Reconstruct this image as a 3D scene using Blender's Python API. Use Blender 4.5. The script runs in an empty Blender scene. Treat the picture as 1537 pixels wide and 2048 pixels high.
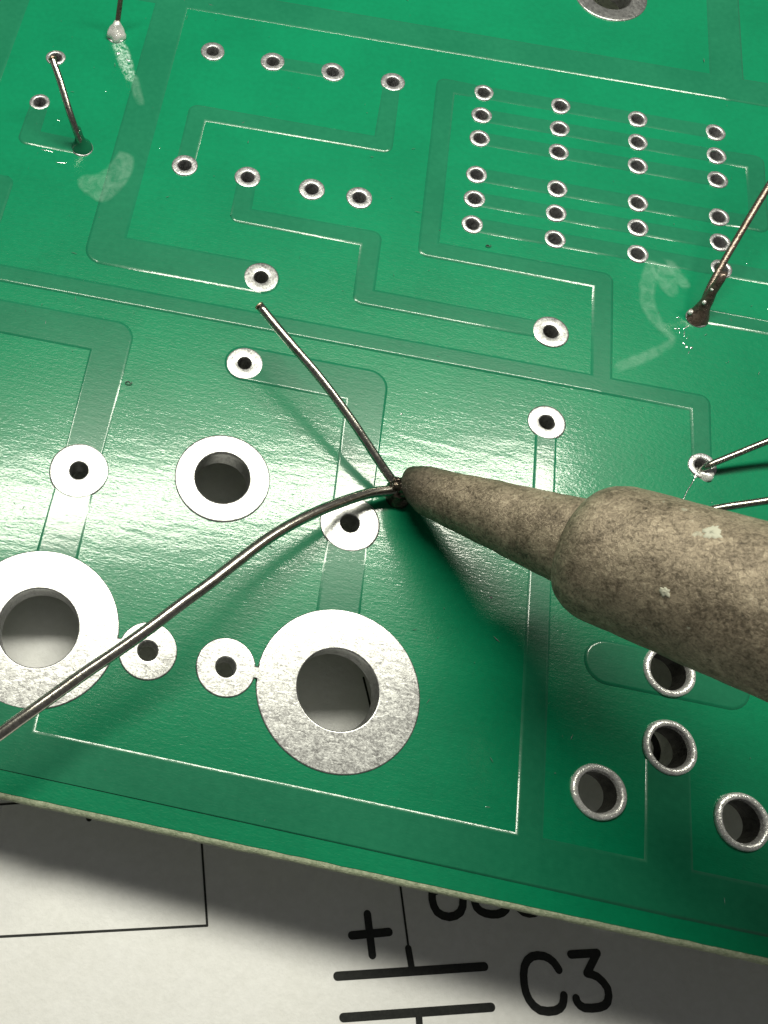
import bpy, bmesh, math, random
from mathutils import Vector, Matrix, noise
from mathutils.geometry import delaunay_2d_cdt
# ------------------------------------------------------------------ scene, camera, light
# one unit is one millimetre; the top face of the circuit board is z = 0
scene = bpy.context.scene
scene.unit_settings.scale_length = 0.001
scene.view_settings.view_transform = 'Standard'
scene.view_settings.look = 'None'
scene.view_settings.exposure = 0.0
scene.view_settings.gamma = 1.0

cam_d = bpy.data.cameras.new('camera')
cam = bpy.data.objects.new('camera', cam_d)
scene.collection.objects.link(cam)
R = Matrix(((0.97977189, -0.19513036, 0.04439815),
            (0.19848129, 0.91922919, -0.34003365),
            (0.02553881, 0.34196761, 0.93936464)))
cam.matrix_world = Matrix.Translation((0, 0, 51.3917)) @ R.to_4x4()
cam_d.sensor_fit = 'VERTICAL'
cam_d.sensor_height = 24.0
cam_d.lens = 24.0 * 1628.245 / 2048.0
cam_d.shift_x = (768.5 - 320.063) / 2048.0
cam_d.shift_y = (1053.99 - 1024.0) / 2048.0
cam_d.clip_start = 0.5
cam_d.clip_end = 3000
scene.camera = cam
cam_d.dof.use_dof = True
cam_d.dof.focus_distance = 54.0
cam_d.dof.aperture_fstop = 0.13

world = bpy.data.worlds.new("World")
scene.world = world
world.use_nodes = True
bg = world.node_tree.nodes['Background']
bg.inputs[0].default_value = (1.0, 0.98, 0.95, 1)
bg.inputs[1].default_value = 0.09

def area(name, loc, target, sx, sy, power, col, roll=0.0):
    ld = bpy.data.lights.new(name, 'AREA')
    ld.shape = 'RECTANGLE'
    ld.size, ld.size_y, ld.energy, ld.color = sx, sy, power, col
    o = bpy.data.objects.new(name, ld)
    scene.collection.objects.link(o)
    d = (Vector(target) - Vector(loc)).normalized()
    o.rotation_mode = 'QUATERNION'
    q = d.to_track_quat('-Z', 'Y')
    o.rotation_quaternion = q @ Matrix.Rotation(roll, 3, 'Z').to_quaternion()
    o.location = loc
    return o
# the long bench lamp that the board mirrors as a bright band
KEY = area('bench_lamp', (12, 69.5, 110), (12, 69.5, 0), 132, 15, 2.95e5, (1.0, 0.975, 0.83))
KEY.rotation_mode = 'XYZ'
KEY.rotation_euler = (0, 0, math.radians(13.8))

# ------------------------------------------------------------------ materials
def new_mat(name):
    m = bpy.data.materials.new(name)
    m.use_nodes = True
    nt = m.node_tree
    return m, nt, nt.nodes['Principled BSDF']
def N(nt, t, **kw):
    n = nt.nodes.new(t)
    for k, v in kw.items():
        if k in n.inputs.keys(): n.inputs[k].default_value = v
        else: setattr(n, k, v)
    return n
def coords(nt, scale=(1, 1, 1), rot=(0, 0, 0), kind='Object'):
    tc = N(nt, 'ShaderNodeTexCoord'); mp = N(nt, 'ShaderNodeMapping')
    mp.inputs['Scale'].default_value = scale; mp.inputs['Rotation'].default_value = rot
    nt.links.new(tc.outputs[kind], mp.inputs[0])
    return mp.outputs[0]
def noise_n(nt, vec, scale, detail=4, rough=.55, dist=0):
    n = N(nt, 'ShaderNodeTexNoise'); n.inputs['Scale'].default_value = scale
    n.inputs['Detail'].default_value = detail; n.inputs['Roughness'].default_value = rough
    n.inputs['Distortion'].default_value = dist
    nt.links.new(vec, n.inputs['Vector'])
    return n.outputs['Fac']
def ramp(nt, fac, stops):
    r = N(nt, 'ShaderNodeValToRGB')
    el = r.color_ramp.elements
    while len(el) < len(stops): el.new(.5)
    for e, (p, c) in zip(el, stops):
        e.position = p
        e.color = (*c, 1) if isinstance(c, tuple) else (c, c, c, 1)
    nt.links.new(fac, r.inputs[0])
    return r.outputs[0]
def mix(nt, fac, a, b, mode='MIX'):
    m = N(nt, 'ShaderNodeMix'); m.data_type = 'RGBA'; m.blend_type = mode
    for s, v in ((0, fac), (6, a), (7, b)):
        if hasattr(v, 'default_value') or hasattr(v, 'links'): nt.links.new(v, m.inputs[s])
        else: m.inputs[s].default_value = v if not isinstance(v, tuple) else (*v, 1)
    return m.outputs[2]
def math_n(nt, op, a, b=0.0):
    m = N(nt, 'ShaderNodeMath'); m.operation = op
    for i, v in enumerate((a, b)):
        if hasattr(v, 'links'): nt.links.new(v, m.inputs[i])
        else: m.inputs[i].default_value = v
    return m.outputs[0]
def bump(nt, bs, h, dist, strength=1.0, prev=None, to='Normal'):
    b = N(nt, 'ShaderNodeBump'); b.inputs['Distance'].default_value = dist
    b.inputs['Strength'].default_value = strength
    nt.links.new(h, b.inputs['Height'])
    if prev: nt.links.new(prev, b.inputs['Normal'])
    if bs: nt.links.new(b.outputs[0], bs.inputs[to])
    return b.outputs[0]

def mask_mat(name, c0, c1, kb=1.0):
    m, nt, bs = new_mat(name)
    v = coords(nt)
    big = noise_n(nt, v, .12, 3)
    fine = noise_n(nt, v, 2.2, 5)
    f = math_n(nt, 'ADD', math_n(nt, 'MULTIPLY', big, .6), math_n(nt, 'MULTIPLY', fine, .4))
    nt.links.new(ramp(nt, f, [(.38, c0), (.62, c1)]), bs.inputs['Base Color'])
    # glass-cloth ripple under the lacquer, streaks lying along the weft
    vs = coords(nt, (1.0, 2.3, 1), (0, 0, math.radians(8)))
    r1 = noise_n(nt, vs, 3.4, 2.5, .5, .5)
    r2 = noise_n(nt, v, 5.5, 3, .6)
    wv = coords(nt, (1, 1, 1), (0, 0, math.radians(2)))
    w1 = N(nt, 'ShaderNodeTexWave'); w1.bands_direction = 'Y'; w1.inputs['Scale'].default_value = .55
    w1.inputs['Distortion'].default_value = 3.5; w1.inputs['Detail'].default_value = 3
    w1.inputs['Detail Scale'].default_value = 1.5
    nt.links.new(wv, w1.inputs['Vector'])
    h = math_n(nt, 'ADD', math_n(nt, 'MULTIPLY', r1, 1.0), math_n(nt, 'MULTIPLY', r2, .35))
    h = math_n(nt, 'ADD', h, math_n(nt, 'MULTIPLY', w1.outputs['Fac'], .12))
    bump(nt, bs, h, .012 * kb, 1.0)
    b0 = bump(nt, None, noise_n(nt, coords(nt, (.35, 1.0, 1), (0, 0, math.radians(6))), .9, 2, .5, .4), .020 * kb, 1.0)
    b2 = bump(nt, None, h, .0066 * kb, 1.0, b0)
    nt.links.new(b2, bs.inputs['Coat Normal'])
    bs.inputs['Coat Weight'].default_value = 1.0
    bs.inputs['Coat Roughness'].default_value = .055
    bs.inputs['Coat IOR'].default_value = 1.325
    bs.inputs['Roughness'].default_value = .30
    bs.inputs['Specular IOR Level'].default_value = .27
    return m
M = {}
M['mask'] = mask_mat('green_solder_mask', (.0003, .150, .066), (.0006, .180, .079))
M['trace'] = mask_mat('green_mask_over_copper', (.005, .122, .060), (.009, .146, .073), .55)

m, nt, bs = new_mat('fr4_edge'); v = coords(nt, (1, 1, 4))
nt.links.new(ramp(nt, noise_n(nt, v, 3.5, 6, .7), [(.35, (.19, .24, .15)), (.65, (.40, .44, .31))]), bs.inputs['Base Color'])
bump(nt, bs, noise_n(nt, v, 6, 5), .05); bs.inputs['Roughness'].default_value = .75
M['fr4'] = m

def tin_mat(name, lo, hi, r0, r1, bd, metal=.85):
    m, nt, bs = new_mat(name)
    v = coords(nt, (1, 2.2, 1), (0, 0, .15)); v1 = coords(nt)
    n1 = noise_n(nt, v, 1.1, 5, .60, .8); n2 = noise_n(nt, v1, 4.5, 4, .6, 1.2)
    f = math_n(nt, 'ADD', math_n(nt, 'MULTIPLY', n1, .5), math_n(nt, 'MULTIPLY', n2, .5))
    nt.links.new(ramp(nt, f, [(.36, lo), (.62, hi)]), bs.inputs['Base Color'])
    nt.links.new(ramp(nt, n2, [(.3, r0), (.7, r1)]), bs.inputs['Roughness'])
    bs.inputs['Metallic'].default_value = metal
    b = bump(nt, None, n1, bd * 2.0)
    bump(nt, bs, n2, bd, 1.0, b)
    return m
M['tin'] = tin_mat('dull_tin_plating', (.30, .30, .30), (.62, .63, .62), .27, .40, .006, .92)
M['tin_pad'] = tin_mat('tinned_pad', (.30, .30, .31), (.66, .66, .67), .28, .45, .02, .85)
M['tin_bright'] = tin_mat('bright_solder', (.62, .62, .61), (.95, .95, .93), .14, .34, .03, .55)
M['wire'] = tin_mat('solder_wire_metal', (.36, .335, .29), (.60, .575, .52), .19, .28, .003, 1.0)
M['lead'] = tin_mat('component_lead_metal', (.28, .27, .235), (.50, .49, .44), .18, .30, .006, 1.0)
M['lead_brown'] = tin_mat('flux_stained_lead', (.09, .07, .055), (.24, .19, .16), .22, .40, .02, .8)
M['copper'] = tin_mat('cut_copper_end', (.40, .24, .15), (.80, .62, .48), .25, .40, .03, 1.0)
M['joint'] = tin_mat('dark_molten_solder', (.035, .03, .025), (.16, .13, .10), .08, .28, .03, .9)
M['barrel'] = tin_mat('plated_hole_wall', (.45, .45, .46), (.8, .8, .8), .25, .4, .02, .9)

M['shade_wall'] = tin_mat('shaded_hole_wall', (.03, .03, .028), (.10, .10, .09), .35, .55, .03, .6)  # shade inside the eyelet holes, put into the wall colour
# oxidised iron
m, nt, bs = new_mat('oxidised_iron'); v = coords(nt)
n1 = noise_n(nt, v, .55, 8, .68, .4); n2 = noise_n(nt, v, 3.2, 7, .72, .8); n3 = noise_n(nt, v, 7.5, 6, .7)
f = math_n(nt, 'ADD', math_n(nt, 'MULTIPLY', n1, .34), math_n(nt, 'MULTIPLY', n2, .38))
f = math_n(nt, 'ADD', f, math_n(nt, 'MULTIPLY', n3, .28))
c = ramp(nt, f, [(.38, (.045, .036, .026)), (.45, (.135, .108, .076)), (.51, (.25, .205, .148)), (.57, (.35, .292, .212)), (.66, (.52, .46, .36))])
vc = N(nt, 'ShaderNodeTexVoronoi'); vc.feature = 'DISTANCE_TO_EDGE'; vc.inputs['Scale'].default_value = 1.6
wob = N(nt, 'ShaderNodeMix'); wob.data_type = 'VECTOR'; wob.inputs[0].default_value = .35
nn = N(nt, 'ShaderNodeTexNoise'); nn.inputs['Scale'].default_value = 2.5; nn.inputs['Detail'].default_value = 5
nt.links.new(v, nn.inputs['Vector']); nt.links.new(v, wob.inputs[4]); nt.links.new(nn.outputs['Color'], wob.inputs[5])
nt.links.new(wob.outputs[1], vc.inputs['Vector'])
crack = ramp(nt, vc.outputs['Distance'], [(.0, .55), (.03, 1.0)])
crk = mix(nt, ramp(nt, n1, [(.48, 0.0), (.56, 1.0)]), (1.0, 1.0, 1.0), crack)
c = mix(nt, 1.0, c, crk, 'MULTIPLY')
speck = ramp(nt, noise_n(nt, v, 1.35, 3, .5), [(.70, 0.0), (.73, .55)])
c = mix(nt, speck, c, (.45, .45, .36))
ln = N(nt, 'ShaderNodeVectorMath'); ln.operation = 'LENGTH'; nt.links.new(v, ln.inputs[0])
lf = math_n(nt, 'ADD', ln.outputs['Value'], math_n(nt, 'MULTIPLY', n2, 2.4))
c = mix(nt, ramp(nt, math_n(nt, 'MULTIPLY', lf, .1), [(.22, .85), (.52, 0.0)]), c, (.035, .028, .022))
nt.links.new(c, bs.inputs['Base Color'])
bs.inputs['Roughness'].default_value = .46
bs.inputs['Metallic'].default_value = .38
b = bump(nt, None, n2, .07); bump(nt, bs, n3, .03, 1, b)
M['iron'] = m
m, nt, bs = new_mat('pale_oxide_flake'); bs.inputs['Base Color'].default_value = (.40, .40, .32, 1)
bs.inputs['Roughness'].default_value = .7; M['flake'] = m
m, nt, bs = new_mat('black_handle_plastic'); bs.inputs['Base Color'].default_value = (.02, .02, .02, 1)
bs.inputs['Roughness'].default_value = .5; M['plastic'] = m

# paper
m, nt, bs = new_mat('matt_white_paper'); v = coords(nt)
n1 = noise_n(nt, v, 1.8, 7, .7); n2 = noise_n(nt, v, .15, 3)
nt.links.new(mix(nt, .5, ramp(nt, n1, [(.35, (.74, .745, .74)), (.65, (.86, .865, .87))]), ramp(nt, n2, [(.3, (.78, .78, .76)), (.7, (.86, .865, .87))])), bs.inputs['Base Color'])
bs.inputs['Roughness'].default_value = .9; bs.inputs['Specular IOR Level'].default_value = .2
bump(nt, bs, n1, .06, .8); M['paper'] = m
m, nt, bs = new_mat('black_printing_ink'); v = coords(nt)
nt.links.new(ramp(nt, noise_n(nt, v, 4, 5, .7), [(.35, (.006, .007, .007)), (.75, (.022, .024, .022))]), bs.inputs['Base Color'])
bs.inputs['Roughness'].default_value = .55; M['ink'] = m

# flux
def flux_mat(name, col, alpha, rough, scale, lo, hi):
    m, nt, bs = new_mat(name); v = coords(nt)
    n1 = noise_n(nt, v, scale, 7, .7, .8)
    bs.inputs['Base Color'].default_value = (*col, 1)
    bs.inputs['Roughness'].default_value = rough
    fa = N(nt, 'ShaderNodeAttribute'); fa.attribute_name = 'fade'
    a_ = math_n(nt, 'MULTIPLY', ramp(nt, n1, [(lo, 0.0), (hi, 1.0)]), alpha)
    nt.links.new(math_n(nt, 'MULTIPLY', a_, fa.outputs['Fac']), bs.inputs['Alpha'])
    bump(nt, bs, n1, .06)
    return m
M['flux'] = flux_mat('dried_flux_film', (.45, .72, .58), .22, .35, 1.1, .28, .80)
M['flux_white'] = flux_mat('crusted_flux', (.60, .85, .74), .6, .30, 3.5, .42, .62)
m, nt, bs = new_mat('flux_bead'); bs.inputs['Base Color'].default_value = (.75, .80, .78, 1)
bs.inputs['Metallic'].default_value = .9; bs.inputs['Roughness'].default_value = .12; M['bead'] = m
m, nt, bs = new_mat('dark_clear_flux'); bs.inputs['Base Color'].default_value = (.004, .075, .035, 1)
bs.inputs['Roughness'].default_value = .06; M['flux_dark'] = m

# ------------------------------------------------------------------ helpers
def mesh_obj(name, verts, faces, mat, parent=None, smooth=True, flat_faces=()):
    me = bpy.data.meshes.new(name)
    me.from_pydata([tuple(v) for v in verts], [], faces)
    me.validate()
    me.materials.append(M[mat])
    fl = set(flat_faces)
    for p in me.polygons: p.use_smooth = smooth and p.index not in fl
    o = bpy.data.objects.new(name, me)
    scene.collection.objects.link(o)
    if parent: o.parent = parent
    return o
def thing(name, label, cat, loc=(0, 0, 0), group=None):
    o = bpy.data.objects.new(name, None)
    o.empty_display_size = 1
    scene.collection.objects.link(o)
    o.location = loc
    o['label'] = label; o['category'] = cat
    if group: o['group'] = group
    return o
def tag(o, label, cat, group=None):
    o['label'] = label; o['category'] = cat
    if group: o['group'] = group
    return o
def circle(cx, cy, r, n=48):
    return [(cx + r * math.cos(2 * math.pi * i / n), cy + r * math.sin(2 * math.pi * i / n)) for i in range(n)]
def region(adds, subs):
    """triangulate the union of the add polygons minus the subs; returns verts, faces"""
    vs, fs = [], []
    for p in adds + subs:
        a = sum(p[i][0] * p[(i + 1) % len(p)][1] - p[(i + 1) % len(p)][0] * p[i][1] for i in range(len(p)))
        if a < 0: p = p[::-1]
        fs.append(list(range(len(vs), len(vs) + len(p))))
        vs += [Vector(q) for q in p]
    na = len(adds)
    ov, oe, of, _, _, ofo = delaunay_2d_cdt(vs, [], fs, 1, 1e-5)
    keep = [tuple(f) for f, o in zip(of, ofo) if any(i < na for i in o) and not any(i >= na for i in o)]
    used = sorted({i for f in keep for i in f}); mp = {u: k for k, u in enumerate(used)}
    return [tuple(ov[u]) for u in used], [tuple(mp[i] for i in f) for f in keep]
def loops_of(faces):
    ed = {}
    for f in faces:
        for i in range(len(f)): ed[(f[i], f[(i + 1) % len(f)])] = 1
    nx = {}
    for (a, b) in ed:
        if (b, a) not in ed: nx.setdefault(a, []).append(b)
    out = []
    while nx:
        s = next(iter(nx)); lp = [s]; c = s
        while True:
            n = nx[c].pop()
            if not nx[c]: del nx[c]
            if n == s: break
            lp.append(n); c = n
            if c not in nx: break
        out.append(lp)
    return out
def relief(name, adds, subs, zt, prof, mat, parent):
    """flat-topped island with a rounded edge; prof = list of (outward, z)"""
    v2, f = region(adds, subs)
    verts = [(x, y, zt) for x, y in v2]; faces = list(f); nflat = len(f)
    for lp in loops_of(f):
        n = len(lp); P = [Vector(v2[i]) for i in lp]; out = []
        for i in range(n):
            a = (P[i] - P[i - 1]); b = (P[(i + 1) % n] - P[i])
            if a.length < 1e-6 or b.length < 1e-6:
                out.append(Vector((0, 0))); continue
            a.normalize(); b.normalize()
            na = Vector((a.y, -a.x)); nb = Vector((b.y, -b.x)); s = na + nb
            if s.length < .2: s = na * 1.0
            s = s.normalized(); k = 1.0 / max(.5, s.dot(na)); out.append(s * k)
        prev = None
        for (off, z) in prof:
            base = len(verts)
            verts += [(P[i].x + out[i].x * off, P[i].y + out[i].y * off, z) for i in range(n)]
            if prev is not None:
                for i in range(n):
                    j = (i + 1) % n
                    faces.append((prev + i, base + i, base + j, prev + j))
            prev = base
    return mesh_obj(name, verts, faces, mat, parent, True, range(nflat))
def lathe(prof, n=32, c=(0, 0, 0), jit=0, seed=0):
    rnd = random.Random(seed); ph = [rnd.uniform(0, 6.28) for _ in range(3)]
    v, f = [], []
    for (r, z) in prof:
        for i in range(n):
            t = 2 * math.pi * i / n
            rr = r * (1 + jit * (math.sin(2 * t + ph[0]) * .5 + math.sin(3 * t + ph[1]) * .3 + math.sin(5 * t + ph[2]) * .2))
            v.append((c[0] + rr * math.cos(t), c[1] + rr * math.sin(t), c[2] + z))
    for k in range(len(prof) - 1):
        for i in range(n):
            j = (i + 1) % n
            f.append((k * n + i, k * n + j, (k + 1) * n + j, (k + 1) * n + i))
    return v, f
def smooth_path(P, sub=6):
    P = [Vector(p) for p in P]; out = []
    for i in range(len(P) - 1):
        p0 = P[i - 1] if i else P[0] * 2 - P[1]
        p3 = P[i + 2] if i + 2 < len(P) else P[-1] * 2 - P[-2]
        for k in range(sub):
            t = k / sub
            out.append(.5 * (2 * P[i] + (P[i + 1] - p0) * t + (2 * p0 - 5 * P[i] + 4 * P[i + 1] - p3) * t * t
                             + (3 * P[i] - p0 - 3 * P[i + 1] + p3) * t ** 3))
    out.append(P[-1])
    return out
def tube(P, rad, n=16, wob=0.0, seed=0, cap=True):
    """sweep; rad is a number or function of 0..1"""
    v, f = [], []; up = Vector((0.3, 0.2, 1)); m = len(P)
    for k, p in enumerate(P):
        d = (P[min(k + 1, m - 1)] - P[max(k - 1, 0)]).normalized()
        a = d.cross(up).normalized() if k == 0 else (a - d * a.dot(d)).normalized()
        b = d.cross(a)
        r = rad(k / (m - 1)) if callable(rad) else rad
        for i in range(n):
            t = 2 * math.pi * i / n
            rr = r
            if wob: rr *= 1 + wob * noise.noise(Vector((p.x * .9 + seed, math.cos(t) + p.y * .9, math.sin(t) + p.z)))
            v.append(p + (a * math.cos(t) + b * math.sin(t)) * rr)
    for k in range(m - 1):
        for i in range(n):
            j = (i + 1) % n
            f.append((k * n + i, (k + 1) * n + i, (k + 1) * n + j, k * n + j))
    if cap:
        f.append(tuple(range(n))); f.append(tuple(range((m - 1) * n, m * n))[::-1])
    return v, f

# ------------------------------------------------------------------ printed sheet under the board
def pz(x, y=-10):
    t = max(0.0, min(1.0, (y - 2.0) / 10.0))       # hidden bulge, added so lamplight through the holes falls on visible paper
    return -9.0 - .085 * (x - 14) + 2.3 * t * t * (3 - 2 * t)
paper = thing('paper_sheet', 'white paper sheet with a printed circuit diagram lying under the green board', 'paper', (14, 0, pz(14)))
def sheet():
    vs, fs = [], []; nx, ny = 60, 160
    for j in range(ny + 1):
        for i in range(nx + 1):
            x = -130 + 300 * i / nx; y = -120 + 240 * j / ny
            vs.append((x - 14, y, pz(x, y) - pz(14)))
    for j in range(ny):
        for i in range(nx):
            a = j * (nx + 1) + i; fs.append((a, a + 1, a + nx + 2, a + nx + 1))
    return mesh_obj('sheet', vs, fs, 'paper', paper)
sheet()
tt = mesh_obj('tabletop', [(-400, -400, -22), (400, -400, -22), (400, 400, -22), (-400, 400, -22)], [(0, 1, 2, 3)], 'plastic')
tt['kind'] = 'structure'
def stroke(name, pts, w, close_caps=True, sub=1, w2=None):
    P = [Vector(p) for p in pts]
    if sub > 1: P = [Vector((q.x, q.y)) for q in smooth_path([(p.x, p.y, 0) for p in P], sub)]
    n = len(P); L, Rr = [], []
    rnd = random.Random(len(pts) * 7 + int(pts[0][0] * 10))
    for i in range(n):
        a = (P[i] - P[max(i - 1, 0)]); b = (P[min(i + 1, n - 1)] - P[i])
        if a.length < 1e-9: a = b.copy()
        if b.length < 1e-9: b = a.copy()
        a.normalize(); b.normalize()
        na = Vector((-a.y, a.x)); nb = Vector((-b.y, b.x)); s = (na + nb).normalized(); k = min(1.25, 1 / max(.4, s.dot(na)))
        ww = w / 2 * (1 + rnd.uniform(-.02, .02))
        L.append(P[i] + s * k * ww); Rr.append(P[i] - s * k * ww)
    poly = list(L)
    if close_caps:
        d = (P[-1] - P[-2]).normalized(); nn = Vector((-d.y, d.x))
        for t in range(1, 8): poly.append(P[-1] + (nn * math.cos(math.pi * t / 8) + d * math.sin(math.pi * t / 8)) * w / 2)
    poly += Rr[::-1]
    if close_caps:
        d = (P[0] - P[1]).normalized(); nn = Vector((-d.y, d.x))
        for t in range(1, 8): poly.append(P[0] + (nn * math.cos(math.pi * t / 8) + d * math.sin(math.pi * t / 8)) * w / 2)
    return poly
def ink(name, strokes, lift=.03):
    polys = []
    for pts, w, sub, caps in strokes:
        # split into quads + discs so that self-touching strokes still union cleanly
        P = [Vector(p) for p in pts]
        if sub > 1: P = [Vector((q.x, q.y)) for q in smooth_path([(p.x, p.y, 0) for p in P], sub)]
        if sub == 1:
            P2 = [P[0]]
            for a, b in zip(P[:-1], P[1:]):
                k = max(1, int((b - a).length / .7))
                P2 += [a.lerp(b, i / k) for i in range(1, k + 1)]
            P = P2
        for a, b in zip(P[:-1], P[1:]):
            d = (b - a)
            if d.length < 1e-6: continue
            d.normalize(); nn = Vector((-d.y, d.x)) * w / 2
            polys.append([tuple(a + nn), tuple(a - nn), tuple(b - nn), tuple(b + nn)])
        dd = P if caps else P[1:-1]
        polys += [circle(p.x, p.y, w / 2, 14) for p in dd]
    v, f = region(polys, [])
    return mesh_obj(name, [(x - 14, y, pz(x, y) - pz(14) + lift) for x, y in v], f, 'ink', paper, False)
ink('box_line', [([(4.27, 0.87), (4.42, 0.14), (5.84, -5.31), (-7.28, -8.47), (-13.44, -9.98)], .15, 1, True)])
ink('printed_line', [([(-13.44, -1.82), (-7.46, -0.13)], .14, 1, True)])
ink('printed_dot', [([(-3.38, 0.10), (-3.30, -0.35)], .40, 1, True)])
ink('capacitor_symbol', [([(13.80, 12.79), (17.77, 2.83), (19.55, -4.16)], .15, 1, True),
                         ([(19.52, -4.13), (19.88, -5.32)], .46, 1, True),
                         ([(14.91, -6.67), (24.85, -4.24)], .55, 1, True),
                         ([(15.61, -8.98), (25.48, -6.58)], .55, 1, True),
                         ([(20.61, -7.93), (21.16, -11.17)], .46, 1, True)])
ink('plus_sign', [([(16.49, -2.57), (17.11, -4.98)], .53, 1, True), ([(15.58, -4.07), (18.09, -3.38)], .53, 1, True)])
ink('letter_c', [([(30.06, -3.47), (29.66, -3.06), (29.02, -2.83), (28.13, -3.01), (27.64, -3.71), (27.67, -4.79), (28.05, -5.66), (28.84, -6.15), (29.91, -5.98), (30.39, -5.55), (30.47, -4.97)], .54, 2, True)])
ink('digit_three', [([(30.89, -2.37), (32.76, -1.92), (32.06, -3.32)], .54, 1, True),
                    ([(32.06, -3.32), (32.81, -3.40), (33.54, -3.98), (33.55, -4.79), (33.00, -5.22), (31.92, -5.45), (31.44, -5.22), (31.33, -4.99)], .54, 2, True)])
ink('digit_six', [([(22.15, 2.25), (21.16, 1.08), (20.90, -0.10), (20.90, -0.81), (21.31, -1.51), (22.18, -1.66), (22.94, -1.20), (23.07, -0.39), (22.67, 0.25), (21.86, 0.30), (21.04, -0.22)], .54, 2, True)])
ink('digit_eight', [([(24.94, 1.10), (24.10, 0.74), (23.90, -0.37), (24.33, -0.86), (25.13, -0.93), (25.90, -0.67), (26.27, -0.06), (26.03, 0.88), (24.94, 1.10), (24.44, 1.77), (25.03, 2.45), (25.83, 1.96), (25.63, 1.28), (24.94, 1.10)], .54, 2, True)])
ink('digit_zero', [([(27.20, 2.14), (26.68, 1.17), (26.82, 0.19), (27.40, -0.34), (28.20, -0.24), (28.81, 0.43), (28.84, 1.59), (28.00, 2.30), (27.20, 2.14)], .54, 2, True)])
ink('printed_arc', [([(33.52, 13.59), (34.38, 13.74), (35.33, 13.33), (35.80, 12.40), (35.45, 11.29), (34.30, 10.56)], .55, 2, True)])

# ------------------------------------------------------------------ the board
board = thing('circuit_board', 'bare green printed circuit board, solder side up, held above the printed sheet', 'circuit board')
X0, X1, Y0, Y1 = -45.0, 62.0, .09, 96.0
SMALL = [(-6.59, 61.95, 1.0, .53), (-1.38, 61.95, 1.0, .53), (3.77, 61.95, 1.0, .53), (8.92, 61.97, 1.0, .53),
         (-6.60, 49.25, 1.02, .53), (-1.47, 49.19, 1.02, .53), (3.73, 49.14, 1.02, .53), (7.55, 49.14, 1.02, .53),
         (-19.44, 58.19, .80, .50), (-19.53, 53.09, .82, .50), (-15.0, 49.19, .85, .50), (-15.0, 61.84, .80, .50),
         (34.03, 31.01, .98, .55), (34.0, 43.55, .85, .50), (13.1, 24.2, .80, .5)]
GX = (16.60, 23.07, 29.51, 35.95); GY = (62.54, 60.0, 57.45, 53.59, 51.09, 48.52)
GRID = [(x, y, .84, .51) for x in GX for y in GY]
MID = [(1.09, 39.94, 1.31, .52), (1.09, 32.27, 1.32, .47), (23.05, 39.84, 1.33, .53), (23.04, 32.12, 1.34, .53),
       (-8.69, 21.47, 2.02, .62), (10.11, 21.52, 2.02, .62)]
RING = [(1.07, 23.02, 3.25, 1.87), (27.12, 76.95, 3.25, 1.87)]
BIG = [(-8.69, 10.26, 5.18, 2.57), (10.70, 10.26, 5.18, 2.57)]
ATT = [(-1.51, 10.21, 1.87, .62), (3.54, 10.19, 1.90, .62)]
EYE = [(31.45, 15.74, 1.62, 1.24), (31.42, 10.88, 1.62, 1.24), (27.07, 7.31, 1.62, 1.24), (35.70, 7.34, 1.62, 1.24)]
ALL = SMALL + GRID + MID + RING + BIG + ATT + EYE
under_r = lambda r, h: (r + h) / 2
def seg(r): return 20 if r < .7 else (36 if r < 1.6 else 72)
holes = [circle(x, y, h + .015, seg(h)) for x, y, r, h in ALL]

under = [circle(x, y, max(under_r(r, h), h + .25), seg(h)) for x, y, r, h in ALL]
# laminate
v2, f = region([[(X0, Y0), (X1, Y0), (X1, Y1), (X0, Y1)]], holes)
vs = [(x, y, -.03) for x, y in v2]; fs = list(f); nb = len(vs)
vs += [(x, y, -1.6) for x, y in v2]; fs += [tuple(i + nb for i in t)[::-1] for t in f]
for lp in loops_of(f):
    n = len(lp)
    if any(abs(v2[i][1] - Y0) < 1e-4 for i in lp): continue
    for i in range(n):
        j = (i + 1) % n; fs.append((lp[i], lp[i] + nb, lp[j] + nb, lp[j]))
core = mesh_obj('laminate_core', vs, fs, 'fr4', board, False)
# worn, chamfered front edge of the laminate
vs, fs = [], []; nx = 420; rows = [(0.0, -.03), (-.05, -.035), (-.16, -.055), (-.31, -.11), (-.40, -.28), (-.41, -1.2), (-.38, -1.6), (0, -1.6)]
for k, (dy, z) in enumerate(rows):
    for i in range(nx + 1):
        x = X0 + (X1 - X0) * i / nx
        j = 0 if k in (0, 7) else .04 * noise.noise(Vector((x * .9, k * .3, 2))) + .015 * noise.noise(Vector((x * 4.1, k * .9, 5)))
        vs.append((x, Y0 + dy + j, z))
for k in range(len(rows) - 1):
    for i in range(nx):
        a = k * (nx + 1) + i; fs.append((a, a + nx + 1, a + nx + 2, a + 1))
edge = mesh_obj('cut_edge', vs, fs, 'fr4', board)
edge['label'] = 'beige green cut edge of the laminate along the front'
# green lacquer; its front lip rolls over and is slightly ragged
lip = [(X0 + (X1 - X0) * i / 260, Y0 + .02 + .035 * noise.noise(Vector((i * .37, 3, 1)))) for i in range(261)]
v2, f = region([lip + [(X1, Y1), (X0, Y1)]], holes)
mask = mesh_obj('solder_mask', [(x, y, 0.0) for x, y in v2], f, 'mask', board, False)
vs = []; fs = []
for k, (dy, z) in enumerate([(0, 0), (-.03, -.008), (-.05, -.035), (-.05, -.06)]):
    vs += [(x, y + dy, z) for x, y in lip]
for k in range(3):
    for i in range(260):
        a = k * 261 + i; fs.append((a, a + 261, a + 262, a + 1))
mesh_obj('mask_lip', vs, fs, 'mask', board)

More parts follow.
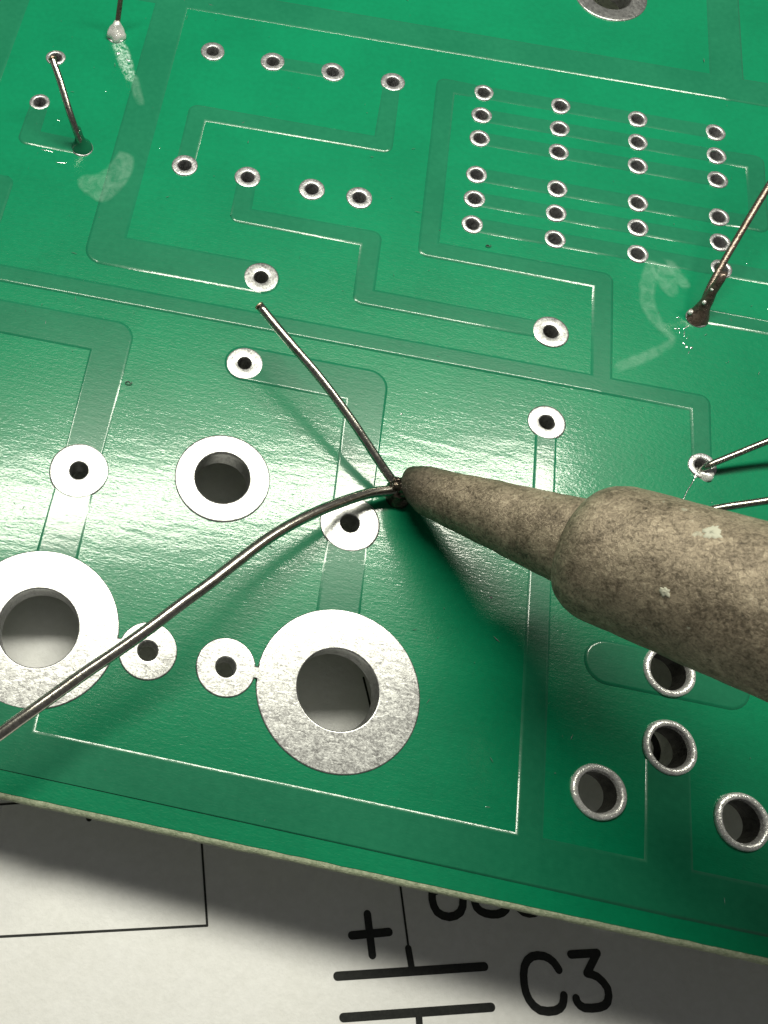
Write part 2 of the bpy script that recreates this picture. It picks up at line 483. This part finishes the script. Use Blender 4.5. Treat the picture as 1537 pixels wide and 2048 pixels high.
# copper tracks under the lacquer: one island per net
def track_polys(runs):
    out = []
    for pts, w in runs:
        for a, b in zip(pts[:-1], pts[1:]):
            a, b = Vector(a), Vector(b); d = (b - a).normalized(); nn = Vector((-d.y, d.x)) * w / 2
            out.append([tuple(a + nn), tuple(a - nn), tuple(b - nn), tuple(b + nn)])
        out += [circle(x, y, w / 2, 28) for x, y in pts]
    return out
TP = [(0, .08), (.03, .079), (.07, .073), (.11, .060), (.15, .043), (.19, .025), (.22, .010), (.235, -.006)]
NETS = {
 'top trunk': [([(-44, 67.86), (61, 67.86)], 2.5), ([(-11.08, 67.86), (-11.08, 39.92), (1.09, 39.92)], 2.57), ([(37.18, 67.86), (37.18, 95)], 2.6)],
 'far left': [([(-24.72, 95), (-24.72, 40)], 2.54)],
 'left corner': [([(-44, 44.33), (-20.25, 44.33), (-20.25, 38.5)], 1.27)],
 'hook': [([(-19.5, 53.09), (-19.5, 49.32), (-15.01, 49.32)], 1.3)],
 'short link': [([(-1.38, 61.85), (3.77, 61.85)], 1.25)],
 'step': [([(8.84, 61.97), (8.84, 54.98), (-6.58, 54.98), (-6.58, 49.3)], 1.3)],
 'zigzag': [([(-1.47, 49.19), (-1.42, 45.4), (8.94, 45.4), (8.94, 39.93), (23.05, 39.93)], 1.3)],
 'middle trunk': [([(-44, 36.09), (34.0, 36.09), (34.0, 31.01)], 1.24), ([(35.95, 62.62), (13.39, 62.62), (13.39, 45.4), (26.87, 45.4), (26.87, 36.09)], 1.3)],
 'row two': [([(16.6, 60.02), (39.13, 60.02), (39.13, 53.6)], 1.25), ([(16.6, 53.62), (39.13, 53.62)], 1.22)],
 'row three': [([(16.6, 57.47), (35.95, 57.47)], 1.22)],
 'row five': [([(16.6, 51.12), (35.95, 51.12)], 1.22)],
 'row six': [([(16.6, 48.54), (61, 48.54)], 1.22)],
 'bottom trunk': [([(-44, 32.4), (-8.69, 32.4), (-8.69, 2.57), (61, 2.57)], 2.56), ([(23.03, 32.12), (23.03, 2.57)], 1.36), ([(31.3, 10.88), (31.3, 2.57)], 2.6)],
 'middle link': [([(1.09, 32.3), (10.11, 32.3), (10.11, 10.3)], 2.62)],
 'right stub': [([(34.0, 43.82), (61, 43.82)], 1.1)],
 'slot': [([(27.53, 15.5), (35.15, 15.5)], 2.66)],
}
for k, runs in NETS.items():
    relief('trace', track_polys([(p, w - .16) for p, w in runs]), under, .08, TP, 'trace', board)

# pads
def pad_prof(r, h, dome=.03):
    rim = .10 if h < 1 else .14
    return [(r + .03, .0), (r + .02, .045), (r - .03, .082), (r - .12, .088), ((r + h) / 2, .09 + dome * .4),
            (h + rim, .092), (h + rim * .5, .080), (h + rim * .2, .045), (h, -.03), (h - .01, -.4), (h - .01, -1.62)]
cache = {}
def make_pad(x, y, r, h, name='pad', mat='tin_pad', prof=None, jit=.02):
    key = (name, r, h, mat, (len(cache) % 5) if False else 0)
    if key in cache:
        o = bpy.data.objects.new(name, cache[key].data); scene.collection.objects.link(o); o.parent = board
    else:
        n = 40 if r < 1.5 else 84
        v, f = lathe(prof or pad_prof(r, h), n, jit=jit, seed=int(r * 100))
        o = mesh_obj(name, v, f, mat, board); cache[key] = o
    o.location = (x, y, 0)
    o.rotation_euler.z = random.Random(x * 13 + y).uniform(0, 6.28)
    return o
for x, y, r, h in SMALL: make_pad(x, y, r, h, jit=.025)
for x, y, r, h in GRID: make_pad(x, y, r, h, jit=.03)
for x, y, r, h in MID: make_pad(x, y, r, h, jit=.012, mat='tin')
for x, y, r, h in RING: make_pad(x, y, r, h, name='ring_pad', mat='tin', jit=.004)
PP = [(0, .09), (.02, .088), (.06, .07), (.09, .03), (.095, -.006)]
for (bx, by, br, bh), (ax, ay, ar, ah), s in ((BIG[0], ATT[0], 1), (BIG[1], ATT[1], -1)):
    mx = bx + s * br
    o = relief('ring_pad', [circle(bx, by, br - .08, 96), circle(ax, ay, ar - .08, 56),
                            [(mx - .5, by - .33), (mx + .5, by - .33), (mx + .5, by + .33), (mx - .5, by + .33)]],
               [circle(bx, by, bh + .15, 84), circle(ax, ay, ah + .12, 28)], .09, PP[:1] , 'tin', board)
    o.data  # top only; rims below
    # outer edge
    bpy.data.objects.remove(o)
    o = relief('ring_pad', [circle(bx, by, br - .08, 96), circle(ax, ay, ar - .08, 56),
                            [(mx - .5, by - .33), (mx + .5, by - .33), (mx + .5, by + .33), (mx - .5, by + .33)]],
               [circle(bx, by, bh + .10, 84), circle(ax, ay, ah + .10, 28)], .09,
               PP, 'tin', board)
    o['label'] = 'large tinned ring joined to a small round pad'
    for (hx, hy, hr, n) in ((bx, by, bh, 84), (ax, ay, ah, 28)):
        v, f = lathe([(hr + .12, .085), (hr + .06, .078), (hr + .02, .05), (hr, -.03), (hr - .005, -.5), (hr - .005, -1.62)], n, (hx, hy, 0))
        mesh_obj('hole_wall', v, f, 'barrel', board)
# eyelets: a thick bright rim standing proud
EP = [(1.66, 0), (1.68, .08), (1.65, .18), (1.58, .26), (1.46, .29), (1.33, .27), (1.27, .16), (1.235, .02), (1.22, -.12)]
for x, y, r, h in EYE:
    make_pad(x, y, r, h, name='eyelet', mat='tin_bright', prof=EP, jit=.025)
    v, f = lathe([(1.22, -.10), (1.21, -.6), (1.21, -1.62)], 48, (x, y, 0)); mesh_obj('hole_wall', v, f, 'shade_wall', board)

# flux smears, beads and scratches lying on the lacquer
def patch(name, outline, z, mat, label=None, kind=None, sub=4):
    P = smooth_path([(x, y, 0) for x, y in outline + [outline[0]]], sub)[:-1]
    poly = [(p.x + .08 * noise.noise(Vector((p.x * 3, p.y * 3, 0))), p.y + .08 * noise.noise(Vector((p.x * 3, p.y * 3, 9)))) for p in P]
    o = relief(name, [poly], [], z, [(0, z), (.12, z - .002), (.26, z - .004)], mat, board)
    at = o.data.attributes.new('fade', 'FLOAT', 'POINT')
    for i, vv in enumerate(o.data.vertices): at.data[i].value = max(0.0, min(1.0, 1 - (z - vv.co.z) / .004))
    if label: o['label'] = label
    return o
patch('flux_smear', [(30.35, 47.9), (29.85, 46.0), (29.75, 44.3), (30.2, 42.9), (30.95, 42.0), (31.9, 41.2), (32.15, 41.45), (31.3, 42.5), (30.75, 43.7), (30.6, 45.0), (30.9, 46.6), (31.0, 47.6)], .09, 'flux', 'curved whitish flux smear beside the thick solder joint')
patch('flux_smear', [(30.6, 47.9), (31.9, 47.6), (32.3, 46.6), (32.4, 45.4), (31.9, 45.2), (31.2, 46.0)], .09, 'flux')
patch('flux_smear', [(31.7, 48.3), (32.3, 48.1), (33.3, 46.5), (33.1, 46.1), (32.7, 46.3), (32.2, 47.2)], .09, 'flux')
patch('flux_smear', [(31.9, 41.0), (30.6, 39.9), (29.0, 38.8), (28.1, 38.1), (28.2, 37.7), (29.4, 38.4), (30.8, 39.5), (32.1, 40.8)], .012, 'flux')
patch('flux_smear', [(-15.0, 60.9), (-14.2, 61.0), (-13.3, 59.4), (-12.6, 57.6), (-13.0, 57.3), (-14.0, 58.9)], .012, 'flux_white', 'crusty white flux streak below the bright joint')
patch('flux_smear', [(-12.75, 57.6), (-12.3, 57.4), (-11.3, 55.0), (-11.6, 54.9), (-12.2, 56.0)], .09, 'flux')
patch('flux_smear', [(-11.9, 49.3), (-10.9, 49.0), (-10.8, 47.0), (-11.9, 44.5), (-13.2, 44.6), (-14.3, 45.5), (-14.2, 46.3), (-13.0, 46.8), (-12.2, 48.2)], .09, 'flux', 'pale fan of dried flux across the wide left trace')
rnd = random.Random(5)
def beads(pts, mat='bead'):
    for (x, y, z, a, b, rot) in pts:
        v, f = lathe([(1.0, 0), (.92, .35), (.7, .65), (.35, .9), (.02, 1.0)], 10)
        o = mesh_obj('flux_bead', v, f, mat, board); o.location = (x, y, z); o.scale = (a, b, min(a, b) * .6); o.rotation_euler.z = rot
def pxs(l): return l
B = [(32.55, 43.25, 0, .10, .06, .2), (32.35, 42.2, 0, .10, .09, 0), (32.6, 42.25, 0, .08, .08, 0), (32.65, 41.9, 0, .05, .05, 0),
     (33.15, 42.5, 0, .30, .05, .7), (33.0, 41.9, 0, .28, .03, 1.5), (33.2, 41.55, 0, .12, .03, 1.2), (32.95, 41.0, 0, .16, .04, 2.2),
     (33.15, 40.75, 0, .14, .10, 1.1), (33.5, 40.75, 0, .13, .10, .5), (33.3, 40.3, 0, .15, .03, 1.2), (33.4, 43.2, 0, .14, .10, .5),
     (-17.7, 48.30, 0, .55, .045, -.05), (-14.4, 59.9, 0, .18, .14, .4), (-13.45, 59.35, 0, .22, .09, -.4), (-16.3, 47.35, 0, .45, .05, .12),
     (-17.6, 51.6, 0, .16, .03, 0), (-8.9, 50.6, 0, .03, .09, 0), (-14.5, 55.5, 0, .04, .06, 0),
     (38.0, 49.5, 0, .06, .05, 0), (39.4, 45.5, 0, .05, .04, 0), (37.2, 50.9, 0, .07, .06, .3), (31.9, 48.9, .05, .10, .05, .8),
     (12.75, 30.6, 0, .08, .10, 0), (19.9, 18.3, 0, .12, .09, 0), (20.5, 5.1, 0, .15, .02, .1)]
beads(B)
# a hair-thin string of flux from the right-hand joint to the iron
P = smooth_path([(33.62, 30.5, .10), (33.3, 29.6, .06), (32.9, 28.8, .05), (32.5, 27.8, .05)], 5)
v, f = tube(P, .035, 8, .3); mesh_obj('flux_string', v, f, 'bead', board)
# scratches and lint
rnd = random.Random(11)
vs, fs = [], []
for k in range(170):
    x, y = rnd.uniform(-20, 42), rnd.uniform(1, 72)
    L = rnd.choice((.03, .04, .05, .06, .08, .25)) * rnd.uniform(.6, 1.3); a = rnd.uniform(0, 3.14); w = rnd.uniform(.012, .03)
    d = Vector((math.cos(a), math.sin(a), 0)); n_ = Vector((-d.y, d.x, 0)); c = Vector((x, y, .088))
    if min(math.hypot(x - q[0], y - q[1]) - q[2] for q in ALL) < .3: continue
    b = len(vs); vs += [c - d * L, c - n_ * w, c + d * L, c + n_ * w, c + Vector((0, 0, w))]
    fs += [(b, b + 1, b + 4), (b + 1, b + 2, b + 4), (b + 2, b + 3, b + 4), (b + 3, b, b + 4)]
for (x, y, r) in ((-6.82, 28.87, .13), (17.93, 46.67, .10)):
    Pf = [Vector((x + r * math.cos(t * .55) * (1 + .1 * t), y + r * math.sin(t * .55), .02 + .01 * t)) for t in range(14)]
    v, f = tube(Pf, .028, 6); mesh_obj('lint_curl', v, f, 'plastic', board)
o = mesh_obj('dust_specks', vs, fs, 'bead', board, False); o['kind'] = 'stuff'

# ------------------------------------------------------------------ component leads
def lead(label, P, r, mat, joint=None, end='copper', group='component leads standing through the board', sub=8, taper=None):
    base = P[0]
    t = thing('component_lead', label, 'wire lead', base, group)
    Q = [q - Vector(base) for q in smooth_path(P, sub)]
    v, f = tube(Q, taper or r, 18, .05, seed=base[0])
    mesh_obj('lead_wire', v, f, mat, t)
    if end:
        d = (Q[-1] - Q[-2]).normalized()
        E = [Q[-1] - d * .02, Q[-1] + d * .08, Q[-1] + d * .14]
        v, f = tube(E, lambda s: r * (1.06, 1.02, .62)[round(s * 2)], 16, .25, seed=3)
        mesh_obj('cut_end', v, f, end, t)
    if joint: joint(t)
    return t
def blob(name, parent, mat, prof, c=(0, 0, 0), lean=(0, 0), amp=.12, n=28, freq=1.6, seed=0, sq=1):
    v, f = lathe(prof, n, (0, 0, 0)); out = []
    for (x, y, z) in v:
        k = 1 + amp * noise.noise(Vector((x * freq + seed, y * freq, z * freq)))
        out.append((c[0] + x * k * sq + lean[0] * max(z, 0), c[1] + y * k + lean[1] * max(z, 0), c[2] + z * (1 + .5 * (k - 1))))
    m_ = len(prof); f.append(tuple(range((m_ - 1) * n, m_ * n)))
    return mesh_obj(name, out, f, mat, parent)
def j_main(t):
    pass
# lead being soldered
lead('long straight lead leaning up left from the soldering tip', [(13.05, 24.2, -1.0), (12.95, 24.2, .3), (12.5, 24.46, 1.25), (11.2, 25.5, 1.9), (8.65, 27.92, 2.8), (6.17, 30.1, 3.5), (3.75, 32.05, 4.0), (1.28, 34.28, 4.3)], .30, 'lead')
def j2(t):
    blob('solder_joint', t, 'flux_dark', [(.84, 0.09), (.80, .20), (.62, .34), (.46, .60), (.34, 1.0), (.28, 1.5)], (0, 0, 0), (-.25, .2), .10, seed=2)
lead('bent lead rising from a dark glossy joint to the small top left pad', [(-15.0, 49.19, 0), (-15.1, 49.15, .5), (-15.5, 49.45, 1.5), (-16.05, 50.04, 2.5), (-17.15, 51.73, 3.8), (-17.95, 52.9, 4.55)], .27, 'lead', j2)
def j3(t):
    blob('solder_joint', t, 'tin_bright', [(.80, 0.06), (.82, .25), (.72, .50), (.52, .75), (.33, 1.0), (.24, 1.2)], (0, 0, 0), (0, .1), .22, seed=8, freq=2.2)
lead('brown upright lead with a shiny silver joint at the top left edge', [(-15.0, 61.84, 0), (-14.97, 62.14, .8), (-14.84, 62.71, 2.2), (-14.67, 63.25, 4.0), (-14.5, 63.6, 6.0)], .22, 'lead_brown', j3)
def j4(t):
    blob('solder_joint', t, 'lead_brown', [(.84, 0.06), (.74, .3), (.60, .62), (.48, 1.0), (.42, 1.5), (.37, 2.1), (.30, 2.9), (.24, 3.4)], (0, 0, 0), (-.08, .42), .16, seed=4, freq=1.5)
    for (x, y, z, s) in ((-.42, .30, 1.5, .13), (-.38, .85, 2.35, .12), (-.32, 1.1, 2.65, .14), (-.75, .1, .45, .16)):
        b = blob('solder_glob', t, 'tin_bright', [(1, -.8), (1.1, 0), (.8, .6), (.1, .95)], (0, 0, 0), (0, 0), .2, 12, seed=x)
        b.location = (x, y, z); b.scale = (s, s * 1.2, s)
lead('thick brown stained lead on a tall cone joint at the right edge', [(34.0, 43.5, 0), (33.8, 43.98, 1.0), (33.81, 44.94, 1.8), (34.31, 46.78, 2.8), (35.29, 49.73, 4.2), (36.28, 52.45, 5.3), (37.59, 55.84, 6.5), (39.5, 60.5, 8)], .25, 'lead_brown', j4)
def j5(t):
    blob('solder_joint', t, 'tin_bright', [(.60, -.1), (.62, .12), (.5, .32), (.3, .5)], (.25, -.25, 0), (.3, .1), .35, 20, seed=6, freq=2.5, sq=1.1)
    for (x, y, s) in ((-.62, .15, .22), (-.35, -.55, .16), (.7, -.35, .22), (-.7, .55, .14)):
        b = blob('solder_glob', t, 'tin_bright', [(1, -.5), (1.1, 0), (.8, .5), (.1, .8)], (0, 0, 0), (0, 0), .3, 12, seed=x)
        b.location = (x, y, .12); b.scale = (s, s * 1.3, s)
lead('shiny lead lying low to the right from the pad below the middle trace', [(33.9, 30.65, -.2), (33.95, 30.68, .55), (34.3, 30.9, .95), (35.57, 31.64, 1.6), (37.05, 32.51, 2.3), (39.68, 33.88, 3.5), (44, 36.2, 5.2)], .24, 'lead', j5)
lead('lead passing behind the soldering iron barrel to the right edge', [(29.2, 25.4, .3), (30.03, 25.64, .5), (32.1, 26.25, 1.5), (33.64, 26.81, 2.2), (36.13, 27.47, 3.2), (38.46, 28.0, 4.5), (43, 29.0, 6.5)], .26, 'lead')

# ------------------------------------------------------------------ solder wire
WP = [(-19.5, -9.5, 7.0), (-14.31, -3.97, 6.0), (-9.75, 1.59, 4.95), (-8.43, 3.03, 5.0), (-7.09, 4.48, 5.1), (-5.74, 5.97, 5.1), (-4.36, 7.47, 5.17), (-2.94, 8.93, 5.28),
      (-1.51, 10.47, 5.4), (-.08, 12.16, 5.38), (1.4, 13.87, 5.22), (2.92, 15.8, 4.86), (4.53, 17.78, 4.3), (6.26, 19.55, 3.7),
      (8.13, 21.19, 2.92), (10.16, 22.8, 1.9), (11.22, 23.49, 1.45), (12.25, 23.94, 1.2), (12.8, 24.2, 1.15)]
sw = thing('solder_wire', 'long curved grey solder wire reaching from the lower left to the iron tip', 'solder', WP[-1])
Q = [q - Vector(WP[-1]) for q in smooth_path(WP, 8)]
v, f = tube(Q, .36, 28, .018, 1); mesh_obj('solder_strand', v, f, 'wire', sw)

# half-molten joint under the tip
mj = thing('solder_joint', 'dark half molten solder joint between the iron tip, the lead and the solder wire', 'solder joint', (13.1, 24.2, 0))
def lump(name, c, s, mat, seed, amp=.35, freq=1.8, n=24):
    vs, fs = [], []; m_ = 14
    for k in range(m_ + 1):
        ph = math.pi * k / m_
        for i in range(n):
            t = 2 * math.pi * i / n; d = Vector((math.sin(ph) * math.cos(t), math.sin(ph) * math.sin(t), math.cos(ph)))
            r = 1 + amp * noise.noise(d * freq + Vector((seed, 0, 0))) + amp * .5 * noise.noise(d * freq * 2.7 + Vector((0, seed, 0)))
            vs.append((c[0] + d.x * r * s[0], c[1] + d.y * r * s[1], c[2] + d.z * r * s[2]))
    for k in range(m_):
        for i in range(n):
            j = (i + 1) % n; fs.append((k * n + i, (k + 1) * n + i, (k + 1) * n + j, k * n + j))
    return mesh_obj(name, vs, fs, mat, mj)
blob('solder_foot', mj, 'joint', [(.97, .06), (.95, .25), (.80, .5), (.62, .85), (.5, 1.3)], (0, 0, 0), (-.1, .1), .2, seed=3)
lump('molten_solder', (-.40, .18, 1.45), (.56, .46, .48), 'joint', 2.3, .45, 2.2)
lump('molten_solder', (-.02, -.10, 1.75), (.58, .44, .46), 'joint', 5.1, .5, 2.4)
lump('molten_solder', (.38, -.30, 1.45), (.56, .40, .48), 'joint', 7.7, .5, 2.6)
lump('molten_solder', (-.15, -.28, 1.05), (.62, .40, .36), 'joint', 9.1, .4, 2.0)
for (x, y, z, s, sd) in ((-.66, -.02, 1.62, .12, 1), (-.30, .14, 1.88, .055, 2), (-.02, .02, 2.12, .06, 3), (.12, -.22, 2.02, .05, 4), (.40, -.22, 1.86, .07, 5),
                         (-.52, -.30, 1.42, .06, 6), (.22, -.42, 1.78, .045, 7), (-.12, -.32, 1.72, .04, 8), (.55, -.40, 1.62, .04, 9)):
    lump('solder_glint', (x, y, z), (s * 1.5, s, s * .7), 'tin_bright', sd, .6, 2.0, 10)  # highlights on the molten solder, modelled as small bright lumps

# ------------------------------------------------------------------ soldering iron
T = Vector((13.485, 24.347, 1.8)); D = Vector((0.68603, -0.4288, 0.58779)).normalized()
iron = thing('soldering_iron', 'brown oxidised soldering iron tip and barrel coming in from the right', 'soldering iron', T)
q = Vector((0, 0, 1)).rotation_difference(D)
def turned(name, prof, n, mat, amp=0.0, freq=.6, seed=0, cap=None, shear=None):
    v, f = lathe([(r, z) for z, r in prof], n); out = []
    for (x, y, z) in v:
        r = math.hypot(x, y)
        if amp and r > 1e-4:
            k = 1 + amp / max(r, .6) * (noise.noise(Vector((x * freq + seed, y * freq, z * freq))) + .5 * noise.noise(Vector((x * freq * 3, y * freq * 3 + seed, z * freq * 3))))
            x, y = x * k, y * k
        if shear: z = shear(x, y, z)
        out.append(q @ Vector((x, y, z)))
    if cap == 0: f.append(tuple(range(n)))
    if cap == 1: f.append(tuple(range((len(prof) - 1) * n, len(prof) * n))[::-1])
    return mesh_obj(name, out, [tuple(reversed(a)) for a in f], mat, iron)
r0, kc, LC, rb, kb = 1.439, .0997, 11.4, 3.6356, .0204
tipp = [(-.20, .02), (-.20, .50), (-.18, .80), (-.12, .98), (.02, 1.12), (.3, 1.27), (.7, 1.42)]
z = 1.1
while z < LC: tipp.append((z, r0 + kc * z)); z += .3
tipp += [(LC, r0 + kc * LC - .02), (LC + .12, r0 + kc * LC - .08), (LC + .4, r0 + kc * LC - .1)]
sd_ = q.inverted() @ (R.col[1] * -1 if False else -(R @ Vector((0, 1, 0))))      # local direction that points down in view
def bevel_end(x, y, z):
    w = max(0.0, min(1.0, (1.5 - z) / 1.6)); u = x * sd_.x + y * sd_.y
    return z + w * .42 * u
turned('tip', tipp, 96, 'iron', .055, .8, 1, shear=bevel_end)
bar = [(LC + .05, r0 + kc * LC - .12), (LC + .02, r0 + kc * LC + .02), (LC + .10, r0 + kc * LC + .10)]
z0 = LC + .10; ra = r0 + kc * LC + .10; zr = 1.9; rend = rb + kb * (z0 + zr)
for i in range(1, 13):
    t = i / 12; bar.append((z0 + zr * (1 - math.cos(t * math.pi / 2)), ra + (rend - ra) * math.sin(t * math.pi / 2)))
z = z0 + zr + .5
while z < 28: bar.append((z, rb + kb * min(z, 28))); z += .5
turned('barrel', bar, 128, 'iron', .06, .5, 4)
turned('collar', [(27, 4.6), (27, 6.2), (27.6, 6.6), (32, 6.8), (32.6, 6.4), (32.6, 5.0)], 64, 'iron')
turned('handle', [(32.3, 4.0), (32.3, 7.5), (33.5, 9.6), (40, 10.4), (60, 10.2), (80, 9.2), (120, 9.0), (140, 8.0), (148, 6.5), (150, 2)], 48, 'plastic', cap=1)  # unseen handle, set close and made thick to shade the board's lower right
# two pale chips on the barrel, standing 0.05 mm proud of it
def chip(px_dir, s, size, seed):
    d = px_dir.normalized(); e1 = D.cross(d).normalized(); e2 = D; r = rb + kb * s + .03
    vs, fs = [], []; n = 40
    for k, rr in enumerate((0.02, .5, .85, 1.0)):
        for i in range(n):
            t = 2 * math.pi * i / n; m_ = rr * size * (1 + .7 * noise.noise(Vector((math.cos(t) * 1.3 + seed, math.sin(t) * 1.3, seed))) + .5 * noise.noise(Vector((math.cos(t) * 4 + seed, math.sin(t) * 4, seed))))
            a, b = m_ * math.cos(t), m_ * .8 * math.sin(t)
            ang = a / r; p = D * (s + b) + (d * math.cos(ang) + e1 * math.sin(ang)) * (r + (.02, .02, .012, -.04)[k])
            vs.append(p)
    for k in range(3):
        for i in range(n):
            j = (i + 1) % n; fs.append((k * n + i, k * n + j, (k + 1) * n + j, (k + 1) * n + i))
    fs.append(tuple(range(n)))
    return mesh_obj('oxide_chip', vs, fs, 'flake', iron)
cdir = Vector((0, 0, 51.39)) - (T + D * 15)
cd = (cdir - D * cdir.dot(D)).normalized(); sd = D.cross(cd).normalized()
CH = [(18.0, .64, .44, 1.0), (17.5, -.20, .24, 5.0)]
for s, side, size, seed in CH:
    chip(cd * math.sqrt(1 - side * side) - sd * side * 1.0, s, size, seed)
